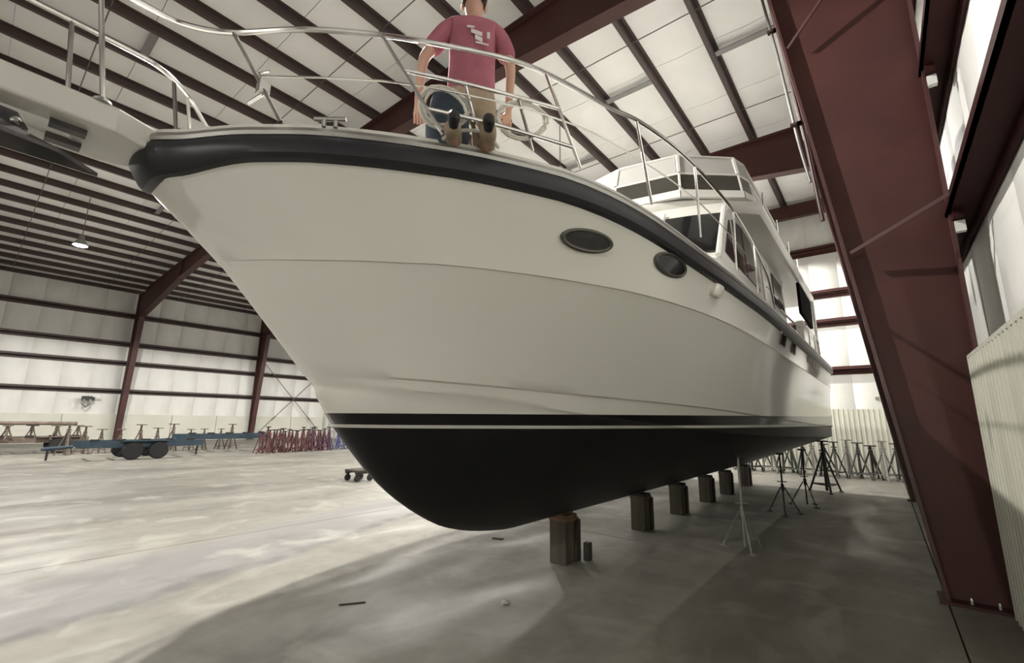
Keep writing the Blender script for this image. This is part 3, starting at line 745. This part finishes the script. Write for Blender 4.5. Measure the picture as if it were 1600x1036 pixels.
# flybridge: coaming, tinted screen, canvas and clear panels on an eight sided plan
def plan(z, s=0.0, zs=1.0):
    P = [(-1.68, 9.8), (-1.68, 6.70), (-1.60, 6.42), (-.93, 5.86), (0.0, 5.68), (.93, 5.86), (1.60, 6.42), (1.68, 6.70), (1.68, 9.8)]
    return [V((XC+x*(1-s*.35), y+s*(0.9 if y < 7.5 else 0), z)) for x, y in P]
def wallband(z0, s0, z1, s1, name, m_, parent, th=.03, i0=0, i1=8, sub=None):
    a, b_ = plan(z0, s0), plan(z1, s1)
    mb = MB()
    for i in range(i0, i1): mb.slab([a[i], a[i+1], b_[i+1], b_[i]], th)
    return mb.build(name, m_, parent)
fb = wallband(4.50, .0, 4.62, .03, 'flybridge_coaming', m_gel, boat, .04)
P0, P1 = plan(4.62, .03), plan(4.93, .12)
for i in range(0, 8): MB().slab([P0[i], P0[i+1], P1[i+1], P1[i]], .012).build('tinted_screen', m_glass2, fb)
for i in range(1, 8):
    MB().tube([P0[i], P1[i]], .022, 6).build('screen_post', m_gel, fb)
mb = MB()
for i in range(0, 8): mb.tube([P1[i], P1[i+1]], .02, 6)
mb.build('screen_top_rail', m_gel, fb)
Q0, Q1 = plan(4.95, .12), plan(5.28, .24)
for i in range(0, 8):
    if i in (0, 7): 
        a, b_, c, d = Q0[i], Q0[i+1], Q1[i+1], Q1[i]
    a, b_, c, d = Q0[i], Q0[i+1], Q1[i+1], Q1[i]
    q = [a.lerp(b_, .04).lerp(d.lerp(c, .04), .05), a.lerp(b_, .96).lerp(d.lerp(c, .96), .05), a.lerp(b_, .96).lerp(d.lerp(c, .96), .93), a.lerp(b_, .04).lerp(d.lerp(c, .04), .93)]
    MB().slab(q, .006).build('clear_panel', m_clear, fb)
for i in range(1, 8): MB().tube([Q0[i], Q1[i]], .03, 6).build('canvas_seam', m_canvas, fb)
mb = MB()
for i in range(0, 8): mb.tube([Q1[i], Q1[i+1]], .025, 6); mb.tube([Q0[i].lerp(Q0[i+1], .0), Q0[i+1]], .014, 6)
mb.build('canvas_edge', m_canvas, fb)
R1 = plan(5.36, .34); mb = MB()
cen = [V((XC, 7.0, 5.42)), V((XC, 9.7, 5.42))]
for i in range(0, 8): mb.slab([Q1[i], Q1[i+1], R1[i+1], R1[i]], .01)
mb.add([tuple(p) for p in R1], [tuple(range(9))]); mb.build('canvas_top', m_canvas, fb)
for sg in (1, -1):
    pass
    for k in range(4): MB().tube([(XC+sg*1.72, 7.2+k*1.2, 4.6), (XC+sg*1.72, 7.2+k*1.2, 4.9)], .012, 6).build('upper_stanchion', m_steel, fb)

# ------------------------------------------------------------------ keel blocks and boat stands
for i, (x, y, lab) in enumerate(((-2.77, 4.28, 'frontmost timber keel block under the bow with an orange-brown plank on top'), (-2.75, 6.23, 'second timber keel block from the bow'),
        (-2.75, 7.7, 'third timber keel block from the bow'), (-2.74, 9.2, 'fourth timber keel block from the bow'), (-2.72, 10.5, 'fifth timber keel block from the bow'), (-2.72, 12.2, 'rearmost timber keel block under the stern'))):
    t = thing('keel_block', (x, y, 0), lab, 'keel block', 'timber blocks under the keel')
    MB().box((x-.0, y-.02, .205), (.20, .17, .41)).build('timber', m_wood, t, bevel=.006)
    MB().box((x+.03, y+.115, .21), (.19, .09, .42)).build('timber', m_woodd, t, bevel=.006)
    MB().box((x, y+.02, .427), (.22, .24, .034)).build('plank', m_wood2 if i == 0 else m_wood, t, bevel=.004)
    MB().box((x, y+.02, .4615), (.2, .2, .033)).build('wedge', m_wood2 if i == 0 else m_woodd, t)
t = thing('timber_offcut', (-2.62, 4.52, 0), 'short dark timber standing on the floor beside the frontmost keel block', 'timber'); MB().box((-2.60, 4.50, .09), (.07, .07, .18)).build('offcut', m_woodd, t, bevel=.004)

def stand(loc, h, m_, ah, fr, pole=.018, pad=.07, label=None, group=None, nleg=3, rz=0.0, tilt=0.0, brace=True, name='boat_stand'):
    """tripod poppet stand: pole, legs, brace rods, pad; built round its own base"""
    t = thing(name, loc, label, 'boat stand', group, rz)
    B = wloc(t)
    def L(p): return (B.x+p[0], B.y+p[1], B.z+p[2])
    MB().tube([L((0, 0, .03 if brace else .02)), L((tilt*.0, 0, h-.02))], pole, 8).build('pole', m_, t, smooth=True)
    MB().tube([L((0, 0, ah-.06)), L((0, 0, ah+.05))], pole*1.8, 8).build('collar', m_, t)
    for k in range(nleg):
        a = 2*math.pi*k/nleg+.5; c, s_ = math.cos(a), math.sin(a)
        MB().tube([L((c*.03, s_*.03, ah)), L((c*fr, s_*fr, .012))], pole*.72, 6).build('leg', m_, t)
        MB().box(L((c*fr, s_*fr, .008)), (.07, .07, .016), rz=a).build('foot', m_, t)
    if brace:
        mb = MB()
        for k in range(nleg):
            a = 2*math.pi*k/nleg+.5; a2 = 2*math.pi*(k+1)/nleg+.5
            mb.tube([L((math.cos(a)*fr*.8, math.sin(a)*fr*.8, ah*.2)), L((math.cos(a2)*fr*.8, math.sin(a2)*fr*.8, ah*.2))], pole*.5, 5)
        mb.build('brace', m_, t)
    MB().box(L((0, 0, h-.01)), (pad*2, pad*2, .03)).build('pad', m_woodd if not brace else m_, t)
    MB().tube([L((-.07, 0, ah+.09)), L((.07, 0, ah+.09))], pole*.6, 6).build('handle', m_, t)
    return t
stand((-1.43, 6.15, 0), 1.07, m_jackz, .42, .24, .014, .05, 'thin zinc pole stand under the port side nearest the camera', rz=.5, brace=False)
stand((-1.42, 8.9, 0), .97, m_jackd, .42, .26, .014, .05, 'second dark pole stand under the port side, behind the zinc one', rz=.2, brace=False)
stand((-1.24, 10.1, 0), 1.0, m_jackd, .42, .26, .014, .05, 'third dark pole stand under the port side', rz=.7, brace=False)
stand((-1.12, 12.4, 0), 1.10, m_jackd, .8, .34, .03, .10, 'heavy black tripod stand under the port corner of the stern', rz=.3)
stand((-4.1, 6.2, 0), 1.07, m_jackd, .42, .26, .014, .05, 'dark pole stand under the starboard side amidships', rz=.5, brace=False)
stand((-4.4, 12.3, 0), 1.10, m_jackd, .8, .34, .03, .10, 'heavy black tripod stand under the starboard corner of the stern', rz=.3)
ORDS = 'first second third fourth fifth sixth seventh eighth ninth tenth eleventh twelfth thirteenth fourteenth fifteenth sixteenth'.split()
# row of stands against the far wall
src = {}
def cp(key, make, loc, rz):
    if key not in src: src[key] = make(loc); src[key].rotation_euler.z = rz; return src[key]
    return copy_tree(src[key], None, loc, rz)
rr = random.Random(7)
def put(key, make, loc, rz, label, sc=1.0):
    o = cp(key, make, loc, rz); o['label'] = label; o.scale = (sc, sc, sc*1.0); return o
def dark_pads(o):
    for c in o.children:
        if c.name.startswith('pad'): c.data = c.data.copy(); c.data.materials.clear(); c.data.materials.append(m_jackd)
    return o
for i in range(16):
    x = .18-.27*i; y = 16.35-.30*(i % 2)+rr.uniform(-.04, .04)
    k = 'abcabacbaacbacab'[i]; cn = {'a': 'green', 'b': 'grey', 'c': 'black'}[k]
    put('e'+k, lambda l: stand(l, {'a': .98, 'b': 1.04, 'c': .9}[k], {'a': m_jackg, 'b': m_jackz, 'c': m_jackd}[k], .74, .3, .030, .10, 'x', 'boat stands along the far wall'),
        (x, y, 0), rr.uniform(0, 2), 'dark %s tripod boat stand, %s from the column in the row against the far wall' % (cn, ORDS[i]))
# rust red and purple stands by the left wall, in a front and a back row
for row in (0, 1):
    for i in range(12):
        k = 'p' if i > 7 else 'r'; x = -19.35-.6*row-.03*i; y = 7.95+.27*i+.12*row
        put(k, lambda l: dark_pads(stand(l, .93, m_jackr if k == 'r' else m_jackp, .70, .24, .030, .085, 'x', 'red boat stands by the left wall')), (x, y+rr.uniform(-.04, .04), 0), rr.uniform(0, 2),
            '%s boat stand, %s from the left in the %s row right of the trailers' % ('rust-red' if k == 'r' else 'purple-red', ORDS[i], 'front' if row == 0 else 'back'), rr.uniform(.9, 1.12))
for i in range(6):
    put('b', lambda l: stand(l, .85, m_blueb, .68, .26, .030, .09, 'x', 'blue boat stands just left of the stem'), (-20.4+.3*(i % 2), 11.35+.26*i, 0), rr.uniform(0, 2), 'violet-blue boat stand, %s of six just left of the stem' % ORDS[i], rr.uniform(.9, 1.1))
for i in range(11):
    put('t', lambda l: stand(l, 1.0, m_brownp, .75, .26, .032, .13, 'x', 'dark boat stands behind the blue trailers'), (-22.9+rr.uniform(-.2, .2), 2.6+.55*i+rr.uniform(-.1, .1), 0), rr.uniform(0, 2), 'dark wide-topped boat stand, %s from the left behind the blue trailers' % ORDS[i], rr.uniform(.85, 1.1))

# ------------------------------------------------------------------ trailers
def trailer(x0, y0, y1, m_, label, wheels, zf=.42, wd=1.2):
    t = thing('boat_trailer', (x0, (y0+y1)/2, 0), label, 'trailer')
    for sg in (-1, 1):
        MB().box((x0+sg*wd/2, (y0+y1)/2, zf+.07), (.09, y1-y0, .2)).build('frame_rail', m_, t)
    n = 6
    for k in range(n): MB().box((x0, y0+(y1-y0)*(k+.5)/n, zf+.02), (wd-.1, .08, .1)).build('cross_beam', m_, t)
    for y in wheels:
        MB().tube([(x0-wd/2-.05, y, .28), (x0+wd/2+.05, y, .28)], .035, 8).build('axle', m_jackd, t)
        for sg in (-1, 1):
            cx = x0+sg*(wd/2+.14)
            wh = MB().lathe((cx-.07, y, .285), [(.16, 0), (.26, .0), (.285, .03), (.285, .11), (.26, .14), (.16, .14)], 22, 'x').build('tyre', m_tyre, t, smooth=40)
            MB().lathe((cx-.05, y, .285), [(.155, 0), (.155, .1), (.06, .115)], 14, 'x').build('wheel_rim', m_rim, wh)
    if wheels:
        MB().box((x0+wd/2+.14, sum(wheels)/len(wheels), .60), (.18, 1.25, .03)).build('fender', m_, t)
    for k in range(5):
        y = y0+.4+(y1-y0-.8)*k/4
        MB().box((x0+wd/2, y, zf+.21), (.16, .22, .06)).build('bunk_bracket', m_jackd, t)
    MB().tube([(x0, y0, zf), (x0, y0-.7, zf-.05)], .05, 8).build('drawbar', m_, t)
    MB().tube([(x0, y0-.55, zf), (x0, y0-.55, .03)], .03, 8).build('jack_leg', m_jackd, t)
    MB().tube([(x0, y1, zf), (x0, y1-.02, .03)], .03, 8).build('jack_leg', m_jackd, t)
    return t
trailer(-20.0, 2.5, 5.9, m_blue, 'blue steel boat trailer with twin black wheels by the left wall', (3.85, 4.55))
trailer(-21.6, 5.6, 9.0, m_blue, 'long blue steel trailer frame without wheels, right of the wheeled one', (), zf=.55, wd=.9)
trailer(-24.6, .2, 3.4, m_brownp, 'rusty brown steel trailer at the far left edge behind the blue one', (2.6,), zf=.42)
for i in range(5):
    put('q', lambda l: stand(l, .50, m_brownp, .38, .18, .032, .12, 'x', 'boat stands on the rusty trailer'), (-24.2+.3*(i % 2), .6+.62*i, .515), rr.uniform(0, 2), 'short brown stand, %s from the left on the rusty trailer at far left' % ORDS[i], 1.0)
t = thing('steel_pipe', (-24.0, 1.9, 1.03), 'long brown steel pipe lying across the stands on the rusty trailer', 'pipe')
MB().lathe((-24.05, .9, 1.09), [(.05, 0), (.065, 0), (.065, 2.1), (.05, 2.1)], 12, 'y').build('pipe', m_brownp, t, smooth=30)

# dolly
t = thing('wooden_dolly', (-9.75, 6.25, 0), 'small low wooden dolly on four castors left of the keel', 'dolly', rz=0)
MB().box((-9.75, 6.25, .235), (.52, .44, .05)).build('deck_board', m_woodd, t, bevel=.005)
for i in (-1, 1):
    MB().box((-9.75+i*.21, 6.25, .195), (.07, .44, .04)).build('batten', m_woodd, t)
    for j in (-1, 1):
        cs = MB().box((-9.75+i*.20, 6.25+j*.17, .15), (.05, .06, .06)).build('castor', m_jackd, t)
        MB().lathe((-9.75+i*.20-.02, 6.25+j*.17, .075), [(.05, 0), (.075, .005), (.075, .035), (.05, .04)], 14, 'x').build('castor_wheel', m_tyre, cs)

# floor scraps
def scrap(name, loc, r, m_, label):
    rs = random.Random(3); mb = MB(); k = 9
    rows = [[(loc[0]+math.cos(6.283*i/k)*r*q*rs.uniform(.7, 1.2), loc[1]+math.sin(6.283*i/k)*r*q*rs.uniform(.7, 1.2), h*rs.uniform(.6, 1.2)) for i in range(k)] for q, h in ((1, .001), (.8, r*.5), (.3, r*.7))]
    mb.grid(rows, wrap=True); mb.add(rows[-1], [tuple(range(k))]); mb.build('scrap', m_, thing(name, loc, label, 'debris'))
scrap('crumpled_paper', (-2.53, 3.05, 0), .035, m_paper, 'small crumpled pale scrap on the floor in front of the shadow of the bow')
t = thing('wood_shim', (-3.9, 4.5, 0), 'thin dark shim lying on the floor under the forefoot', 'debris'); MB().box((-3.87, 4.5, .008), (.14, .04, .010), rz=.3).build('shim', m_woodd, t)
t = thing('dark_stick', (-3.45, 2.2, 0), 'thin dark strip lying on the floor left of the frontmost keel block', 'debris'); MB().box((-3.43, 2.23, .005), (.20, .015, .006), rz=1.0).build('strip', m_woodd, t)

# ------------------------------------------------------------------ person on the foredeck
def skin_obj(name, verts, edges, m_, parent, sub=2, loc=None):
    me = bpy.data.meshes.new(name); me.from_pydata([v[0] for v in verts], edges, []); me.materials.append(m_)
    o = bpy.data.objects.new(name, me); C.objects.link(o); o.parent = parent
    md = o.modifiers.new('skin', 'SKIN'); md.use_smooth_shade = True
    sv = me.skin_vertices[0].data
    for i, v in enumerate(verts):
        r_ = v[1]; sv[i].radius = r_ if isinstance(r_, tuple) else (r_, r_)
    sv[0].use_root = True
    s_ = o.modifiers.new('subd', 'SUBSURF'); s_.levels = sub; s_.render_levels = sub
    return o
PX, PY = -1.67, 1.62
PS = 1.13
per = thing('person', (PX, PY, 2.86), 'person in a pink-red t-shirt and khaki trousers kneeling at the bow rail', 'person', rz=math.radians(47))
per.scale = (PS, PS, PS)
DK = .37
vs = [((0, 0, .96), (.15, .10)), ((0, 0, 1.14), (.13, .095)), ((0, .0, 1.32), (.155, .10)), ((0, -.01, 1.43), (.11, .075)), ((0, 0, 1.49), .055), ((0, .015, 1.55), .055), ((0, .02, 1.62), (.075, .09)), ((0, .02, 1.70), (.072, .085)), ((0, .015, 1.745), (.045, .05))]
ed = [(i, i+1) for i in range(8)]
def chain(start, pts):
    p = start
    for q in pts: vs.append(q); ed.append((p, len(vs)-1)); p = len(vs)-1
    return p
for sg in (-1, 1):
    el = (sg*(.33 if sg < 0 else .27), -.02, 1.14); wr_ = (sg*(.36 if sg < 0 else .27), .10, .92)
    wi = chain(3, [((sg*.13, 0, 1.42), .06), ((sg*.19, 0, 1.38), .052), (el, .038), (wr_, .027)])
    hx, hy, hz = wr_
    pm = chain(wi, [((hx+sg*.005, hy+.05, hz-.03), (.038, .018))])
    for q, (dx, ln) in enumerate(((-.030, .062), (-.010, .072), (.010, .068), (.030, .052))):
        chain(pm, [((hx+dx, hy+.09, hz-.045), .0095), ((hx+dx, hy+.09+ln*.5, hz-.065), .0085), ((hx+dx, hy+.09+ln*.75, hz-.10), .0075)])
    chain(pm, [((hx-sg*.045, hy+.05, hz-.03), .010), ((hx-sg*.055, hy+.085, hz-.05), .009)])
    chain(0, [((sg*.09, 0, .88), .085), ((sg*.10, .12, .46), .058), ((sg*.10, -.05, .43), .05), ((sg*.10, -.28, .42), .038), ((sg*.10, -.36, .43), .026), ((sg*.10, -.395, .40), (.024, .018))])
vs = [((p[0][0], p[0][1], p[0][2]-DK),)+tuple(p[1:]) for p in vs]
skin_obj('body', vs, ed, m_skin, per)
sv_ = [((0, 0, .80), (.185, .135)), ((0, 0, 1.05), (.175, .13)), ((0, 0, 1.2), (.17, .125)), ((0, 0, 1.34), (.185, .125)), ((0, -.005, 1.43), (.12, .085)), ((0, 0, 1.475), (.075, .07))]
se = [(i, i+1) for i in range(5)]
for sg in (-1, 1):
    el = V((sg*(.33 if sg < 0 else .27), -.02, 1.14)); s0 = V((sg*.19, 0, 1.39)); n = len(sv_)
    sv_ += [((sg*.13, 0, 1.42), .078), (tuple(s0), .075), (tuple(s0.lerp(el, .45)), .07), (tuple(s0.lerp(el, .75)), .072)]
    se += [(4, n), (n, n+1), (n+1, n+2), (n+2, n+3)]
sv_ = [((p[0][0], p[0][1], p[0][2]-DK),)+tuple(p[1:]) for p in sv_]
skin_obj('t_shirt', sv_, se, m_shirt, per)
tv = [((0, 0, .98), (.16, .12)), ((0, 0, .90), (.16, .12))]; te = [(0, 1)]
for sg in (-1, 1):
    n = len(tv); tv += [((sg*.095, .01, .80), .10), ((sg*.105, .12, .47), .08), ((sg*.105, -.36, .43), .052)]; te += [(1, n), (n, n+1), (n+1, n+2)]
tv = [((p[0][0], p[0][1], p[0][2]-DK),)+tuple(p[1:]) for p in tv]
skin_obj('trousers', tv, te, m_khaki, per)
for sg in (-1, 1):
    mb = MB(); bx0 = V((PX, PY, 2.86))
    def Lp(p): return tuple(bx0+V(p)/K)
    mb.tube([Lp((sg*.10, -.345, .11)), Lp((sg*.10, -.39, .08)), Lp((sg*.10, -.41, .04)), Lp((sg*.10, -.37, .025))], [.03/K, .036/K, .034/K, .025/K], 10)
    o = mb.build('shoe', m_jackd, per, smooth=True)
# hair, ears, nose, eyes
bx0 = V((PX, PY, 2.86-DK/K))
def sph(c, r, squash=(1, 1, 1), n=12, zmin=-9):
    rows = []
    for i in range(n+1):
        a = -math.pi/2+math.pi*i/n
        rows.append([tuple(bx0+V((c[0]+math.cos(a)*math.cos(2*math.pi*k/16)*r*squash[0], c[1]+math.cos(a)*math.sin(2*math.pi*k/16)*r*squash[1], c[2]+max(math.sin(a), zmin)*r*squash[2]))/K) for k in range(16)])
    return MB().grid(rows, wrap=True)
sph((0, -.012, 1.70), .105, (.9, 1.02, 1.0), zmin=-.5).build('hair', m_hair, per, smooth=True)
for sg in (-1, 1):
    sph((sg*.083, .02, 1.64), .03, (.35, .7, 1.1)).build('ear', m_skin, per, smooth=True)
    e_ = sph((sg*.032, .100, 1.655), .014).build('eye', m_white, per, smooth=True)
    sph((sg*.032, .110, 1.655), .007).build('iris', m_black, e_, smooth=True)
sph((0, .112, 1.63), .02, (.7, .9, 1.3)).build('nose', m_skin, per, smooth=True)
sph((0, .100, 1.585), .022, (1.2, .5, .35)).build('mouth', m_shirt, per, smooth=True)
# print on the back of the shirt: a pale blot mark with smaller strokes
def backp(x, z, d=.0): 
    return tuple(bx0+V((x, -.128-d+.35*x*x, z))/K)
for (x0, z0, ww, hh, sl) in ((.02, 1.30, .075, .03, -.02), (.035, 1.255, .05, .035, -.02), (.10, 1.28, .02, .05, 0), (-.02, 1.33, .05, .014, 0), (.06, 1.215, .09, .012, -.01)):
    a = [backp(x0-ww/2, z0-hh/2), backp(x0+ww/2, z0-hh/2+sl), backp(x0+ww/2, z0+hh/2+sl), backp(x0-ww/2, z0+hh/2)]
    b_ = [backp(x0-ww/2, z0-hh/2, .004), backp(x0+ww/2, z0-hh/2+sl, .004), backp(x0+ww/2, z0+hh/2+sl, .004), backp(x0-ww/2, z0+hh/2, .004)]
    MB().grid([a, b_], wrap=True).add(b_, [(0, 1, 2, 3)]).build('shirt_print', m_print, per)

# ropes hung on the rail, cloth bundle
def coil(c, ux, r, n, label, seed, sq=1.0):
    rs = random.Random(seed); t = thing('rope_coil', c, label, 'rope', 'rope coils on the bow rail')
    ux = V(ux).normalized(); pts = []
    for k in range(n*18+1):
        a = 2*math.pi*k/18; q = k//18; rad = r*(1+.12*math.sin(q*2.1)+.05*math.sin(3*a+q)); off = .012*(q-n/2)
        pts.append(V(c)+ux*(math.cos(a)*rad*sq)+V((0, 0, 1))*(math.sin(a)*rad-abs(q)*.01)+ux.cross(V((0, 0, 1)))*off)
    MB().tube(pts, .0085, 6).build('rope', m_rope, t, smooth=True); return t
coil((-1.60, 1.36, 3.07), (.62, .78, 0), .115, 3, 'left coil of white rope hanging on the rail over dark blue cloth', 1, 1.05)
coil((-1.36, 1.72, 3.09), (.6, .8, .1), .105, 2, 'right coil of white rope hanging on the rail below the shirt hem', 5, 1.25)
t = thing('rope_loop', (-1.55, 1.40, 2.88), 'loop of white rope standing up on the toe rail at the feet of the person', 'rope')
MB().tube(smoothp([(-1.60, 1.36, 2.87), (-1.55, 1.42, 2.93), (-1.46, 1.52, 2.935), (-1.42, 1.60, 2.87)]), .009, 6).build('rope', m_rope, t, smooth=True)
t = thing('cloth_bundle', (-1.74, 1.38, 2.86), 'dark blue cloth bundle behind the left rope coil on deck', 'bag')
mb = MB(); rows = []
for i in range(9):
    z = 2.87+.34*i/8; s_ = .10*(1-.35*abs(i/8-.45)); rows.append([(-1.70+math.cos(6.283*k/14)*s_*1.25, 1.48+math.sin(6.283*k/14)*s_*1.25, z) for k in range(14)])
mb.grid(rows, wrap=True); mb.add(rows[-1], [tuple(range(14))]); mb.add(rows[0], [tuple(range(14))]); mb.build('cloth', m_navy, t, smooth=True)
